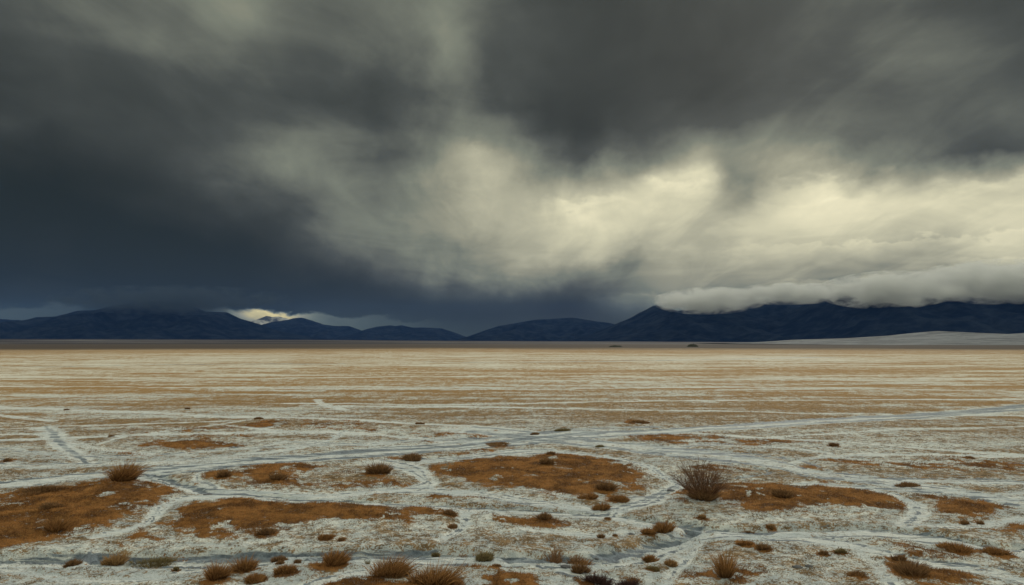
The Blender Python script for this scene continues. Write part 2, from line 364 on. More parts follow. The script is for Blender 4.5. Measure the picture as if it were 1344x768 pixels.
for kind, w, dep, pts, a in TRACKS:
    P, S = resample(pts)
    dist = P[:,1]
    # a track of w photo pixels tall has half-width w/2 px seen obliquely: metres across
    ob = dist*dist/(CAMH*FPX)
    dirs = np.gradient(P, axis=0); dirs /= np.linalg.norm(dirs, axis=1)[:,None]+1e-9
    # across-width mixes foreshortened (depth) and sideways scale
    if kind == 'path' and dist.min() < 50: w = w*1.2
    Wm = .5*w*np.sqrt((ob*np.abs(dirs[:,0]))**2 + (S*2.2*np.abs(dirs[:,1]))**2)
    TR_W.append((kind, P, Wm, dep, a))

# ------------------------------------------------------------------ where each tuft stands: foot in photo px, width, height, colour, label
G1 = 'dry grass tufts in the near snow'; G2 = 'low clumps dotted over the far plain'
SPECS = []
def T(*a, **k): SPECS.append((a, k))
T(152,636,66,28,'rust','big bristly brown tuft crowning the large rust patch at the far left',kind='spiky',group=G1,spread=.8)
T(43,653,52,8,'dark','low brown cushion on the upper left edge of the leftmost rust patch',kind='mat',group=G1)
T(63,675,30,9,'dark','dark brown clump sunk in the middle of the leftmost rust patch',group=G1)
T(70,698,42,17,'rust','rusty hummock at the lower front edge of the leftmost rust patch',group=G1)
T(146,736,32,18,'gold','pale golden round tuft standing beside the blue rut near the left edge',group=G1)
T(203,737,58,10,'olive','long low olive brown tuft lying along the rut right of the golden tuft',kind='mat',group=G1)
T(281,764,42,28,'rust','tall russet tuft, front one of the touching pair at lower left',kind='spiky',group=G1,spread=.7)
T(314,750,42,20,'rust','rounded russet tuft, rear one of the touching pair at lower left',group=G1)
T(332,764,26,12,'rust','small low tuft just right of the front russet tuft at lower left',group=G1)
T(92,739,26,9,'dark','dark brown clump at the right tip of the thin strip by the bottom left rut',group=G1)
T(230,750,12,6,'olive','tiny sprig on clean snow below the long olive tuft',group=G1,kind='spiky')
T(293,628,20,10,'dark','small dark tuft at the left tip of the brown patch left of centre',group=G1)
T(362,633,26,9,'dark','dark clump on the front edge of the brown patch left of centre',group=G1)
T(495,624,42,18,'dark','dark brown dome shaped tuft alone on snow above the centre path',group=G1)
T(539,604,30,9,'dark','small dark tuft on the thin brown strip beyond the central rust patch',group=G1)
T(434,744,44,21,'rust','round russet tuft on the snow below the long dark rut, left of centre',group=G1)
T(507,762,64,29,'rust','wide leaning rust tuft, left one of the two big tufts at bottom centre',group=G1,spread=.65)
T(568,776,72,34,'rust','largest rust mound, right one of the two big tufts at bottom centre',group=G1,spread=.65)
T(592,680,17,8,'dark','small brown tuft at the right tip of the long rust patch',group=G1)
T(594,692,16,4,'dark','flat dark clump on the snow path just below the right tip of the long patch',kind='mat',group=G1)
T(572,727,14,7,'olive','faint small tuft growing inside the blue rut at bottom centre',group=G1)
T(605,725,14,11,'gold','thin wispy straw coloured sprig in the blue rut at bottom centre',kind='spiky',n=70,group=G1)
T(633,734,28,13,'olive','brownish tuft at the right end of the trio in the bottom centre rut',group=G1)
T(365,734,22,8,'dark','flat dark clump on snow left of the round russet tuft',kind='mat',group=G1)
T(389,738,13,5,'dark','tiny dark clump touching the left side of the round russet tuft',kind='mat',group=G1)
T(367,741,14,5,'dark','tiny dark clump second down in the loose row left of the round russet tuft',kind='mat',group=G1)
T(373,756,28,11,'rust','small ragged rust tuft below the row of dark clumps at lower left',group=G1)
T(425,709,21,6,'rust','low brown tuft on the snow right below the long rust patch',kind='mat',group=G1)
T(447,711,11,4,'dark','tiny dark clump just right of the low tuft below the long rust patch',kind='mat',group=G1)
T(482,736,14,7,'olive','thin greenish sprig on snow between the round and the wide rust tufts',kind='spiky',n=70,group=G1)
T(347,705,28,10,'dark','brown clump hanging at the front edge of the long rust patch',group=G1)
T(651,745,16,5,'dark','small grey brown clump above the rust patch at bottom centre',kind='mat',group=G1)
T(722,599,13,6,'dark','small dark clump on the far rim of the big central rust patch',group=G1)
T(717,614,24,9,'dark','dark hump inside the big central rust patch near its top',group=G1)
T(795,645,32,10,'dark','dark clump at the front edge of the big central rust patch',group=G1)
T(792,665,26,9,'rust','low rust tuft on the snow path below the central rust patch',group=G1)
T(812,656,32,7,'rust','flat brown clump between the central rust patch and the low path tuft',kind='mat',group=G1)
T(773,653,22,8,'rust','flat brown clump left of the path tuft under the central patch',kind='mat',group=G1)
T(715,685,26,9,'dark','dark clump on the narrow brown strip below the centre',group=G1)
T(798,678,12,3,'dark','tiny dark clump right of the narrow brown strip below the centre',kind='mat',group=G1)
T(873,695,28,17,'rust','dense russet tuft on top of the snow bank by the track junction',group=G1)
T(851,698,22,10,'rust','lighter tuft touching the left side of the russet tuft on the snow bank',group=G1)
T(789,703,14,6,'dark','small dark tuft on the snow above the bank of the curving gully',group=G1)
T(808,700,9,3,'dark','tiny clump between the two small tufts above the gully bank',kind='mat',group=G1)
T(765,746,28,15,'dark','dark reddish tuft standing below the big twiggy pair at bottom centre',group=G1)
T(784,764,46,16,'purple','dark purple heath cushion, left and wider one at the bottom edge',name='heath_cushion',cat='heath clump',group='purple heath cushions')
T(828,768,36,14,'purple','dark purple heath cushion, right and smaller one at the bottom edge',name='heath_cushion',cat='heath clump',group='purple heath cushions')
T(853,730,26,9,'rust','brown tuft lying on the smooth snow right of the gully bend',group=G1)
T(882,738,20,8,'gold','pale brown tuft between the gully bend and the big orange tuft',group=G1)
T(856,744,20,6,'olive','faint flat tuft below the brown tuft right of the gully bend',kind='mat',group=G1)
T(956,759,44,37,'rust','tall orange tuft with long upright blades in the lower right foreground',kind='spiky',n=900,group=G1,spread=.6)
T(922,681,18,6,'gold','small straw coloured sprig on snow below the twiggy bush',kind='spiky',group=G1)
T(984,695,20,9,'dark','small brown tuft on the rim of the dark rut right of the junction',group=G1)
T(1013,690,12,6,'gold','tiny pale sprig on the far rim of the dark rut',group=G1,kind='spiky')
T(979,714,22,7,'rust','ragged low tuft on the snow above the tall orange tuft',group=G1)
T(1003,721,18,8,'dark','small dark tuft up and right of the tall orange tuft',group=G1)
T(1028,658,34,12,'dark','dark brown dome on the right rust patch beside the twiggy bush',group=G1)
T(1182,736,22,9,'dark','small dark tuft on snow above the low maroon tuft at lower right',group=G1)
T(1204,757,58,19,'dark','wide dark maroon tuft at the lower right edge of the photo',group=G1)
T(1262,726,42,9,'rust','low rust tuft on the strip above the bottom right path, left one',kind='mat',group=G1)
T(1314,730,42,9,'rust','low rust tuft on the strip above the bottom right path, right one',kind='mat',group=G1)
T(1105,727,18,6,'olive','small grey brown tuft on speckled snow at lower right, left of the maroon tuft',group=G1)
T(1081,728,16,5,'dark','faint flat clump left of the grey brown tuft at lower right',kind='mat',group=G1)
T(1128,758,24,7,'dark','flat brown clump near the bottom edge left of the maroon tuft',kind='mat',group=G1)
T(1268,687,13,5,'dark','small dark clump under the rightmost rust patch, left of two',kind='mat',group=G1)
T(1289,687,12,4,'dark','small dark clump under the rightmost rust patch, right of two',kind='mat',group=G1)
T(1194,639,30,6,'dark','long flat dark clump beyond the snow path above the right patches',kind='mat',group=G1)
T(8,604,14,5,'dark','dark clump at the far left edge beyond the first blue track',group=G2)
T(1096,587,14,6,'dark','small dark cone alone on the striped plain at right',group=G2)
T(1274,601,16,4,'dark','small dark dash at far right on the striped plain',kind='mat',group=G2)
T(738,567,22,4,'olive','pale brown clump on the far side of the wide track at centre',kind='mat',group=G2)
T(838,556,30,3,'dark','thin dark dash of scrub beyond the wide track right of centre',kind='mat',group=G2)
T(550,556,14,3,'dark','dark dash of scrub far out, above the centre snow fork',kind='mat',group=G2)
T(702,571,16,3,'dark','short dark dash left of the pale clump at the wide track',kind='mat',group=G2)
T(652,584,44,3,'dark','long thin dark line of scrub in the wide track at centre',kind='mat',group=G2)
T(788,586,14,3,'olive','small clump on the near side of the wide track at centre',kind='mat',group=G2)
T(246,538,10,3,'dark','tiny dark clump far left beside a smaller one on the white line',kind='mat',group=G2)
T(337,550,16,3,'dark','dark dash where two thin snow lines meet, left of centre',kind='mat',group=G2)
T(145,574,10,3,'dark','tiny dark clump just right of the broad snow streak at left',kind='mat',group=G2)
T(86,538,8,2.5,'dark','tiniest dark clump on the white line near the left edge',kind='mat',group=G2)

APRON = []
for a_, k_ in SPECS:
    g0 = gp(a_[0], a_[1]); w_ = a_[2]*g0[1]/FPX
    if g0[1] < 40: APRON.append((g0[0], g0[1]+w_*.22, w_))

def fields(x, y):
    """grass, rut, path masks and height offset at ground points"""
    x = np.asarray(x, float); y = np.asarray(y, float)
    r = np.hypot(x, y)
    wx = x + .35*fbm(x*.55, y*.55, 3, 11) + .1*fbm(x*2.5, y*2.5, 2, 12)
    wy = y + .5*fbm(x*.5+9, y*.5, 3, 13) + .1*fbm(x*2.5, y*2.5+7, 2, 14)
    grass = np.zeros_like(x); mound = np.zeros_like(x)
    nearm = r < 120
    rag = np.zeros_like(x)
    xn, yn = x[nearm], y[nearm]
    rag[nearm] = fbm(xn*.62+.3*yn, yn*.62, 5, 61, .72, 2.1) + .35*fbm(xn*.25, yn*.9, 3, 64)
    rag2 = np.zeros_like(x); rag2[nearm] = fbm(xn*1.2, yn*.9, 4, 67, .6)
    for s, so, P in PATCH_W:
        m = (x > P[:,0].min()-3-so) & (x < P[:,0].max()+3+so) & (y > P[:,1].min()-4-so) & (y < P[:,1].max()+4+so)
        if not m.any(): continue
        X, Y = wx[m], wy[m]; d = np.full(X.shape, 1e9); ins = np.zeros(X.shape, bool)
        for i in range(len(P)):
            A, B = P[i], P[(i+1) % len(P)]
            q, _ = seg_dist(X, Y, A, B, 0, 0); d = np.minimum(d, q)
            cr = ((A[1] > Y) != (B[1] > Y)) & (X < (B[0]-A[0])*(Y-A[1])/(B[1]-A[1]+1e-12)+A[0])
            ins ^= cr
        sd = np.where(ins, d, -d)
        g = s*sstep(-so*1.5-.2, so*1.1+.3, sd)
        grass[m] = np.maximum(grass[m], g)
        mound[m] = np.maximum(mound[m], .10*sstep(-.4, 1.3, sd)*s)
    for tx, ty, tw in APRON:
        m = (np.abs(x-tx) < tw*1.3) & (np.abs(y-ty) < tw*1.8)
        if not m.any(): continue
        q = np.hypot(x[m]-tx, (y[m]-ty)*.8)/(tw*.5)
        grass[m] = np.maximum(grass[m], .85*(1-sstep(.5, 1.9, q)))
    grass = sstep(.22, .80, grass + rag*1.25*np.clip(1-np.abs(grass-.5)*.35, 0, 1)*(grass > .02))*(1-.8*sstep(.25, .36, rag2)*(grass > .3))
    mound = mound + (.09*rag + .05*rag2)*grass
    rut = np.zeros_like(x); path = np.zeros_like(x); dh = mound
    for kind, P, Wm, dep, a in TR_W:
        mg = Wm.max()*2.5+1
        m = (x > P[:,0].min()-mg) & (x < P[:,0].max()+mg) & (y > P[:,1].min()-mg) & (y < P[:,1].max()+mg)
        if not m.any(): continue
        X, Y = x[m]*.35+wx[m]*.65, y[m]*.35+wy[m]*.65
        best = np.full(X.shape, 1e9); bq = np.zeros(X.shape)
        for i in range(len(P)-1):
            A, B = P[i], P[i+1]; wm = max(Wm[i], Wm[i+1])*2.5
            mm = (X > min(A[0],B[0])-wm) & (X < max(A[0],B[0])+wm) & (Y > min(A[1],B[1])-wm) & (Y < max(A[1],B[1])+wm)
            if not mm.any(): continue
            q, w_ = seg_dist(X[mm], Y[mm], A, B, Wm[i], Wm[i+1]); rel = q/w_
            best[mm] = np.minimum(best[mm], rel)
        k = a*(1-sstep(.55, 1.35, best))
        if kind == 'rut': rut[m] = np.maximum(rut[m], k)
        else: path[m] = np.maximum(path[m], k)
        prof = -dep*.6*(1-sstep(.5, 1.7, best))
        t = dh[m]; dh[m] = np.where(best < 3, t*(1-.8*k)+prof, t)
    return grass, rut, path, dh
def height(x, y, F=None):
    x = np.asarray(x, float); y = np.asarray(y, float); r = np.hypot(x, y)
    if F is None: F = fields(x, y)
    h = F[3].copy()
    h += .10*fbm(x/7, y/7, 3, 3)*sstep(3, 12, r)
    near = np.exp(-r/45)
    h += near*(.05*fbm(x*.9, y*1.1, 3, 5) + .030*fbm(x*3.2, y*3.6, 3, 6, .65)*(1-.75*F[2]))
    h += .4*fbm(x/90, y/60, 2, 8)*sstep(60, 200, r)*np.exp(-r/3000)
    return h
def ground_z(x, y): return float(height(np.array([x]), np.array([y]))[0])

# ------------------------------------------------------------------ mesh helpers
def mesh_from(name, V, F4=None, F3=None, smooth=True, attrs=None):
    me = bpy.data.meshes.new(name); V = np.asarray(V, np.float32)
    me.vertices.add(len(V)); me.vertices.foreach_set('co', V.ravel())
    loops = []; tot = []
    if F4 is not None and len(F4): loops.append(np.asarray(F4, np.int32).ravel()); tot.append(np.full(len(F4), 4, np.int32))
    if F3 is not None and len(F3): loops.append(np.asarray(F3, np.int32).ravel()); tot.append(np.full(len(F3), 3, np.int32))
    L = np.concatenate(loops); T = np.concatenate(tot)
    me.loops.add(len(L)); me.loops.foreach_set('vertex_index', L)
    me.polygons.add(len(T)); st = np.concatenate([[0], np.cumsum(T)[:-1]]).astype(np.int32)
    me.polygons.foreach_set('loop_start', st)
    try: me.polygons.foreach_set('loop_total', T)
    except Exception: pass
    me.polygons.foreach_set('use_smooth', np.full(len(T), smooth))
    for k, v in (attrs or {}).items():
        a = me.attributes.new(k, 'FLOAT', 'POINT'); a.data.foreach_set('value', np.asarray(v, np.float32))
    me.update(); me.validate(verbose=False)
    return me
def link(name, me, mat, parent=None, loc=(0,0,0), **props):
    o = bpy.data.objects.new(name, me)
    if me is not None and mat is not None and not me.materials: me.materials.append(mat)
    C.objects.link(o); o.location = loc
    if parent: o.parent = parent
    for k, v in props.items(): o[k] = v
    return o
def grid_faces(nr, nc, wrap=False):
    i = np.arange(nr-1)[:,None]; j = np.arange(nc if wrap else nc-1)[None,:]; j2 = (j+1) % nc
    a = i*nc+j; b = i*nc+j2; c = (i+1)*nc+j2; d = (i+1)*nc+j
    return np.stack([a, b, c, d], -1).reshape(-1, 4)

# ------------------------------------------------------------------ ground
def build_ground():
    dense = np.linspace(-50, 50, 860)
    coarse = np.linspace(50, 310, 66)[1:-1]
    ang = np.radians(np.concatenate([dense, coarse]))
    rad = [.4]
    while rad[-1] < 15500:
        r = rad[-1]
        k = 1.05 if r < 7 else 1.0042 if r < 60 else 1.009 if r < 400 else 1.05
        rad.append(r*k)
    rad = np.array(rad); A, Rr = np.meshgrid(ang, rad)
    x, y = (Rr*np.sin(A)).ravel(), (Rr*np.cos(A)).ravel()
    F = fields(x, y); z = height(x, y, F)
    grass, rut, path, dh = F
    r = np.hypot(x, y)
    # thin cover between the patches: brown stripes of stubble through the snow
    prof_d = [0, 9, 13, 18, 24, 30, 38, 50, 80, 110, 170, 260, 300, 420, 30000]
    prof_c = [.30,.32,.40,.54,.64,.68,.68,.70,.72,.60,.48,.56,.85,.88,.9]
    cov = np.interp(r, prof_d, prof_c)
    st = .55*fbm(x/30, y/5.5, 4, 21, .55)+.35*fbm(x/9, y/2.2, 3, 22)+.3*fbm(x/120, y/22, 3, 23)
    cov = cov + st*np.interp(r, [0, 15, 30, 60, 200, 400], [.4,.6,1.1,1.7,1.6,.35])
    cov = np.clip(cov, .0, 1)
    cov = cov*(1-.85*path)*(1-.8*rut)
    ga = np.where(grass > .02, np.maximum(grass*(1-.75*path)*(1-.5*rut), cov*(1-grass*.4)), cov)
    V = np.stack([x, y, z], 1); V = np.vstack([V, [[0, 0, 0]]])
    nc = len(ang); Q = grid_faces(len(rad), nc, True)
    j = np.arange(nc); tri = np.stack([np.full(nc, len(V)-1), (j+1) % nc, j], 1)
    app = lambda a: np.append(a, 0.3)
    Q = Q[:, ::-1]; tri = tri[:, ::-1]
    me = mesh_from('ground', V, Q, tri, True, dict(cover=app(ga), turf=app(grass), rut=app(rut), path=app(path)))
    return me
mt, N = material('snowy_plain')
pos = N.n('ShaderNodeNewGeometry').outputs['Position']
at = lambda n: N.n('ShaderNodeAttribute', attribute_name=n).outputs['Fac']
cover, turf, rut, path = at('cover'), at('turf'), at('rut'), at('path')
dist = N.vm('LENGTH', pos).node.outputs['Value']
f1 = N.noise(pos, 6., 5., .72); f2 = N.noise(pos, 1.1, 7., .74, .5); f3 = N.noise(pos, 26., 3., .7); f5 = N.noise(N.vm('MULTIPLY', pos, (1., 1.3, 1.)), 3., 6., .8)
f4 = N.noise(N.vm('MULTIPLY', pos, (.10, .55, 1.)), 1., 6., .66)
wob = N.noise(N.vm('MULTIPLY', pos, (.45, 5., 1.)), 1., 5., .65, .3)
fine = N.m('ADD', N.m('MULTIPLY', N.m('SUBTRACT', f1, .5), N.mr(dist, 14., 30., 2.1, 2.8)), N.m('MULTIPLY', N.m('SUBTRACT', f2, .5), 2.3))
fine = N.m('ADD', fine, N.m('MULTIPLY', N.m('SUBTRACT', f3, .5), 2.6))
fine = N.m('ADD', fine, N.m('MULTIPLY', N.m('SUBTRACT', f4, .5), N.mr(dist, 14., 60., .5, 2.2)))
f6 = N.noise(N.vm('MULTIPLY', pos, (1.3, .42, 1.)), 1., 6., .74, .4)
fine = N.m('ADD', fine, N.m('MULTIPLY', N.m('SUBTRACT', f6, .5), N.mr(dist, 18., 60., 0., 2.2)))
fine = N.m('MULTIPLY', fine, N.mr(turf, .7, 1., 1., .6))
g = N.mr(N.m('ADD', cover, fine), .32, .74, 0., 1.)
turfc = N.mix(N.mr(f2, .4, .6, 0., 1.), (.078,.032,.011), (.31,.145,.046))
turfc = N.mix(N.mr(f3, .4, .7, 0., .6), turfc, (.38,.21,.08))
turfc = N.mix(N.mr(f1, .55, .35, 0., .6), turfc, (.07,.03,.012))
tanc = N.mix(N.mr(f5, .35, .65, 0., 1.), (.11,.078,.045), (.34,.225,.12))
tanc = N.mix(N.mr(dist, 25., 70., 0., .75), tanc, (.39,.235,.095))
gc = N.mix(N.mr(turf, .25, .8, 0., 1.), tanc, turfc)
snow = N.mix(N.mr(f5, .4, .6, 0., 1.), (.45,.495,.51), (.74,.76,.73))
snow = N.mix(N.mr(N.m('ADD', N.m('MULTIPLY', f1, .5), N.m('MULTIPLY', f3, .5)), .5, .57, 0., .6), snow, (.24,.24,.21))
snow = N.mix(N.mr(f4, .44, .58, 0., .5), snow, (.38,.43,.47))
snow = N.mix(N.m('MULTIPLY', path, .75), snow, N.mix(N.mr(wob, .38, .62, 0., 1.), (.52,.58,.62), (.88,.89,.86)))
snow = N.mix(N.mr(dist, 30., 110., 0., .6), snow, (.76,.71,.59))
colr = N.mix(g, snow, gc)
rn = N.mr(N.m('ADD', rut, N.m('MULTIPLY', N.m('SUBTRACT', N.mr(wob, .36, .64), .5), 1.15)), .38, .88, 0., .92)
rn = N.m('MULTIPLY', rn, N.mr(rut, .02, .2, 0., 1.))
colr = N.mix(rn, colr, N.mix(N.mr(f1, .35, .65, 0., 1.), (.07,.09,.12), (.21,.26,.31)))  # trodden ice with the blue-grey shade of the tracks in its colour
wp2 = N.m('MULTIPLY', N.mr(N.m('ADD', path, N.m('MULTIPLY', N.m('SUBTRACT', wob, .5), 2.6)), 1.08, 1.4, 0., .7), path)
colr = N.mix(wp2, colr, (.17,.20,.23))
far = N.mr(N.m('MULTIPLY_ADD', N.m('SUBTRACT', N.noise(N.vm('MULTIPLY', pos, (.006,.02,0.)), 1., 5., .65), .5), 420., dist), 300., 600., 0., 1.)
colr = N.mix(far, colr, N.mix(N.noise(N.vm('MULTIPLY', pos, (.001,.004,.0)), 1., 4., .6), (.045,.038,.036), (.13,.105,.085)))  # distant ground darkened: cloud shadow put into its colour
bmp = N.n('ShaderNodeBump'); bmp.inputs['Strength'].default_value = 1.; bmp.inputs['Distance'].default_value = .09
N.put(bmp.inputs['Height'], N.m('ADD', N.m('MULTIPLY', f1, .8), N.m('ADD', N.m('MULTIPLY', f5, .7), N.m('MULTIPLY', f3, .25))))
rough = N.mr(rn, 0., 1., .95, .6)
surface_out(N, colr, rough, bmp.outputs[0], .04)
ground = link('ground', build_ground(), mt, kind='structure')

# ------------------------------------------------------------------ hills and mountains
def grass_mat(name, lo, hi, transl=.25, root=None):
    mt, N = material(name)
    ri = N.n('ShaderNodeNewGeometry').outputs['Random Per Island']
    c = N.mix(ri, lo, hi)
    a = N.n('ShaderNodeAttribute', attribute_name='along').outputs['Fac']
    if root: c = N.mix(N.mr(a, 0., .55, .8, 0.), c, root)  # blades darken towards the foot: contact shade put into the colour
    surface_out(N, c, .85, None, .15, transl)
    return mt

mt_m, N = material('hazed_mountain_rock')
g_ = N.n('ShaderNodeNewGeometry'); nz = N.sep(g_.outputs['Normal'])[2]; pz = N.sep(g_.outputs['Position'])
nn = N.noise(g_.outputs['Position'], .004, 8., .62); n5 = N.noise(N.vm('MULTIPLY', g_.outputs['Position'], (1.,1.,.25)), .012, 6., .65)
rock = N.mix(N.mr(N.m('ADD', N.m('MULTIPLY', nn, .5), N.m('MULTIPLY', n5, .5)), .40, .62), (.003,.007,.018), (.018,.026,.042))  # navy tone: haze blue and cloud shadow put into the rock colour
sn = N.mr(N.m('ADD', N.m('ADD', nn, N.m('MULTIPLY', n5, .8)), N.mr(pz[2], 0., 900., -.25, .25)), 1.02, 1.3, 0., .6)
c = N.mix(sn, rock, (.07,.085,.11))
surface_out(N, c, 1., None, 0.)
mt_p, N = material('bright_summit_rock')
g_ = N.n('ShaderNodeNewGeometry'); nn = N.noise(g_.outputs['Position'], .003, 8., .65)
surface_out(N, N.mix(N.mr(nn, .42, .62, 0., 1.), (.06,.065,.07), (.5,.5,.48)), .95, None, .1)
mt_h, N = material('snowy_hill')
g_ = N.n('ShaderNodeNewGeometry'); p_ = g_.outputs['Position']
nn = N.noise(N.vm('MULTIPLY', p_, (.008,.012,.03)), 1., 9., .68); n2_ = N.noise(N.vm('MULTIPLY', p_, (.05,.05,.05)), 1., 6., .7)
surface_out(N, N.mix(N.mr(N.m('ADD', nn, N.m('MULTIPLY', n2_, .5)), .62, .88, 0., .85), (.17,.185,.20), (.055,.057,.062)), .95, None, .1)

def prof_m(pts, D):
    """skyline points measured in the photo -> (x, height) at distance D"""
    out = []
    for px, py in pts:
        d = ray(px, py); out.append((d[0]/d[1]*D, CAMH + d[2]/d[1]*D))
    return np.array(out)
def mountain(name, D, pts, depth_front, depth_back, mat, seed, nx=420, ny=90, spur=.45, rough=.06, foot=-6., jag=.02, **props):
    P = prof_m(pts, D); x0, x1 = P[0,0], P[-1,0]
    xs = np.linspace(x0, x1, nx); ridge = np.interp(xs, P[:,0], P[:,1])
    t = np.concatenate([-np.linspace(1, 0, ny*2//3), np.linspace(0, 1, ny//3+1)[1:]])
    X, T = np.meshgrid(xs, t)
    Rg = np.broadcast_to(ridge, X.shape)
    k = 1-np.abs(T)
    hmax = ridge.max()
    Y = D + np.where(T < 0, T*depth_front, T*depth_back)
    sc_ = depth_front*.55
    rn = 1-2*np.abs(fbm(X/sc_+seed, (Y)/(sc_*2.4)+seed, 5, seed, .52))
    base = k**1.25
    env = 4*k*(1-k)
    Z = Rg*(base + spur*env*(rn-.72)) + Rg*rough*env*fbm(X/(sc_*.3), Y/(sc_*.3), 4, seed+5)
    Z = Z + hmax*jag*fbm(X/(sc_*.12), Y/(sc_*.12), 3, seed+9)*np.clip(k*2, 0, 1)
    Z = np.where(k <= 0.0, foot, np.maximum(Z, foot))
    V = np.stack([X.ravel(), Y.ravel(), Z.ravel()], 1)
    me = mesh_from(name, V, grid_faces(len(t), nx)[:, ::-1][:, ::-1])
    return link(name, me, mat, kind='structure', **props)
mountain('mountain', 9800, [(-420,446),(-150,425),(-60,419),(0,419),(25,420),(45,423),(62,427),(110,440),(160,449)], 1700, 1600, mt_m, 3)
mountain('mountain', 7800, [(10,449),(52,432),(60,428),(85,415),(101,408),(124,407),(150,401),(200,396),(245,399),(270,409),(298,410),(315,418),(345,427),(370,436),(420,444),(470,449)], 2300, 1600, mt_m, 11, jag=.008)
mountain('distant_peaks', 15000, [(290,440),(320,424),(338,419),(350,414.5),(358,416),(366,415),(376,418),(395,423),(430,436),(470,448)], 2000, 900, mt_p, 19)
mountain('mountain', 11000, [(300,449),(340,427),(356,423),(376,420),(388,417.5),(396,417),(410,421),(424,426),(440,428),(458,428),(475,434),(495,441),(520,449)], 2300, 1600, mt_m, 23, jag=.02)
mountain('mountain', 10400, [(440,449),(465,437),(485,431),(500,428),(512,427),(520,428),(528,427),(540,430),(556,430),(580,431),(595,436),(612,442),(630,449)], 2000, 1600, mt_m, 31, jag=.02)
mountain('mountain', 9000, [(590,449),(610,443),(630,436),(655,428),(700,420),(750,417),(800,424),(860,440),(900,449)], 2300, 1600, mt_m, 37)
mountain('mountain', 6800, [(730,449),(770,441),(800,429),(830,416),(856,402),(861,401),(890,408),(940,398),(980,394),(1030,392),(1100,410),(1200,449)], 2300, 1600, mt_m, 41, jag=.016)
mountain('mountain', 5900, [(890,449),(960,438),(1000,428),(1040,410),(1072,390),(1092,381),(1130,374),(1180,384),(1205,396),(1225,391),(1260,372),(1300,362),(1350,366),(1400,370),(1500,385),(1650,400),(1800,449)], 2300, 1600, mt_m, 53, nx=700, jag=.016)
mountain('snowy_hill', 2300, [(930,450.5),(975,451),(1040,446),(1110,444),(1160,441),(1200,437),(1230,434.5),(1265,436),(1310,439.5),(1345,437),(1420,433),(1520,435),(1700,446),(1800,450)], 1100, 600, mt_h, 61, spur=.05, rough=.04, jag=.004, foot=-3.)
# low rise along the foot of the mountains, cloud shadow put into its dark colour
mt_f, N = material('cloud_shaded_moor')
p_ = N.n('ShaderNodeNewGeometry').outputs['Position']; nn = N.noise(N.vm('MULTIPLY', p_, (.0007,.0035,.01)), 1., 6., .62)
surface_out(N, N.ramp(nn, [(.35,(.018,.016,.018)),(.52,(.045,.038,.036)),(.6,(.16,.15,.15)),(.68,(.03,.026,.028))]), .95, None, .1)
mountain('moor', 4300, [(-700,447),(-300,446),(0,445),(200,445.5),(400,446),(600,447.5),(760,448.2),(980,449.2),(1200,449.5),(1500,449.6)], 2200, 1400, mt_f, 71, spur=.05, rough=.05, jag=.01, foot=-2.)
# two low scrubby knolls far out on the plain
mt_k, N = material('dark_scrub')
surface_out(N, N.mix(N.noise(N.n('ShaderNodeNewGeometry').outputs['Position'], .3, 4., .6), (.018,.022,.015), (.055,.055,.04)), .95, None, .1)
def knoll(px, py, wpx, hpx, D, seed, **p):
    w = wpx*D/FPX; h = hpx*D/FPX; d = ray(px, py); x = d[0]/d[1]*D
    n = 48; u = np.linspace(-1, 1, n); U, Vv = np.meshgrid(u, u); r2 = U*U+Vv*Vv
    Z = h*np.clip(1-r2, 0, 1)**.7*(1+.5*fbm(U*3, Vv*3, 4, seed))*(1+.25*fbm(U*9, Vv*9, 3, seed+4)) - .3
    V = np.stack([x+U.ravel()*w/2, D+Vv.ravel()*w/2, Z.ravel()], 1)
    link('knoll', mesh_from('knoll', V, grid_faces(n, n)), mt_k, kind='structure', **p)
knoll(808, 456, 20, 2.6, 640, 3); knoll(909, 455, 16, 3.6, 680, 5); knoll(470, 441, 1, 1, 900, 7) if False else None

# ------------------------------------------------------------------ the air
mt_a, N = material('haze_air')
pv = N.n('ShaderNodeVolumePrincipled'); pv.inputs['Color'].default_value = (.09,.21,.55,1); pv.inputs['Density'].default_value = 2.4e-5
pv.inputs['Anisotropy'].default_value = 0.
o_ = N.n('ShaderNodeOutputMaterial'); N.nt.links.new(pv.outputs[0], o_.inputs['Volume'])
def box(name, x0, x1, y0, y1, z0, z1):
    V = [(x, y, z) for x in (x0, x1) for y in (y0, y1) for z in (z0, z1)]
    F = [(0,1,3,2),(4,6,7,5),(0,4,5,1),(2,3,7,6),(0,2,6,4),(1,5,7,3)]
    return mesh_from(name, V, F, None, False)
link('haze', box('haze', -16000, 16000, -16000, 16500, -10, 900), mt_a, kind='stuff')

# clouds lying on the summits
def vapour(nm, colv, dens):
  mt_c, N = material(nm)
  oc = N.n('ShaderNodeTexCoord').outputs['Object']; wp = N.n('ShaderNodeNewGeometry').outputs['Position']
  ln = N.vm('LENGTH', oc).node.outputs['Value']
  nz_ = N.noise(N.vm('MULTIPLY', wp, (.0070,.0070,.0130))  , 1., 5., .6, .4)
  dn = N.mr(N.m('ADD', ln, N.m('MULTIPLY', N.m('SUBTRACT', nz_, .5), 3.6)), .10, 1.0, dens*1.5, 0.)
  pv = N.n('ShaderNodeVolumePrincipled'); pv.inputs['Color'].default_value = (*colv, 1); N.put(pv.inputs['Density'], dn)
  o_ = N.n('ShaderNodeOutputMaterial'); N.nt.links.new(pv.outputs[0], o_.inputs['Volume'])
  return mt_c
VAP = [vapour('pale_cloud_vapour', (.93,.94,.92), .0085), vapour('shaded_cloud_vapour', (.09,.12,.155), .0022)]  # second, darker vapour has the left cloud's shade put into its colour
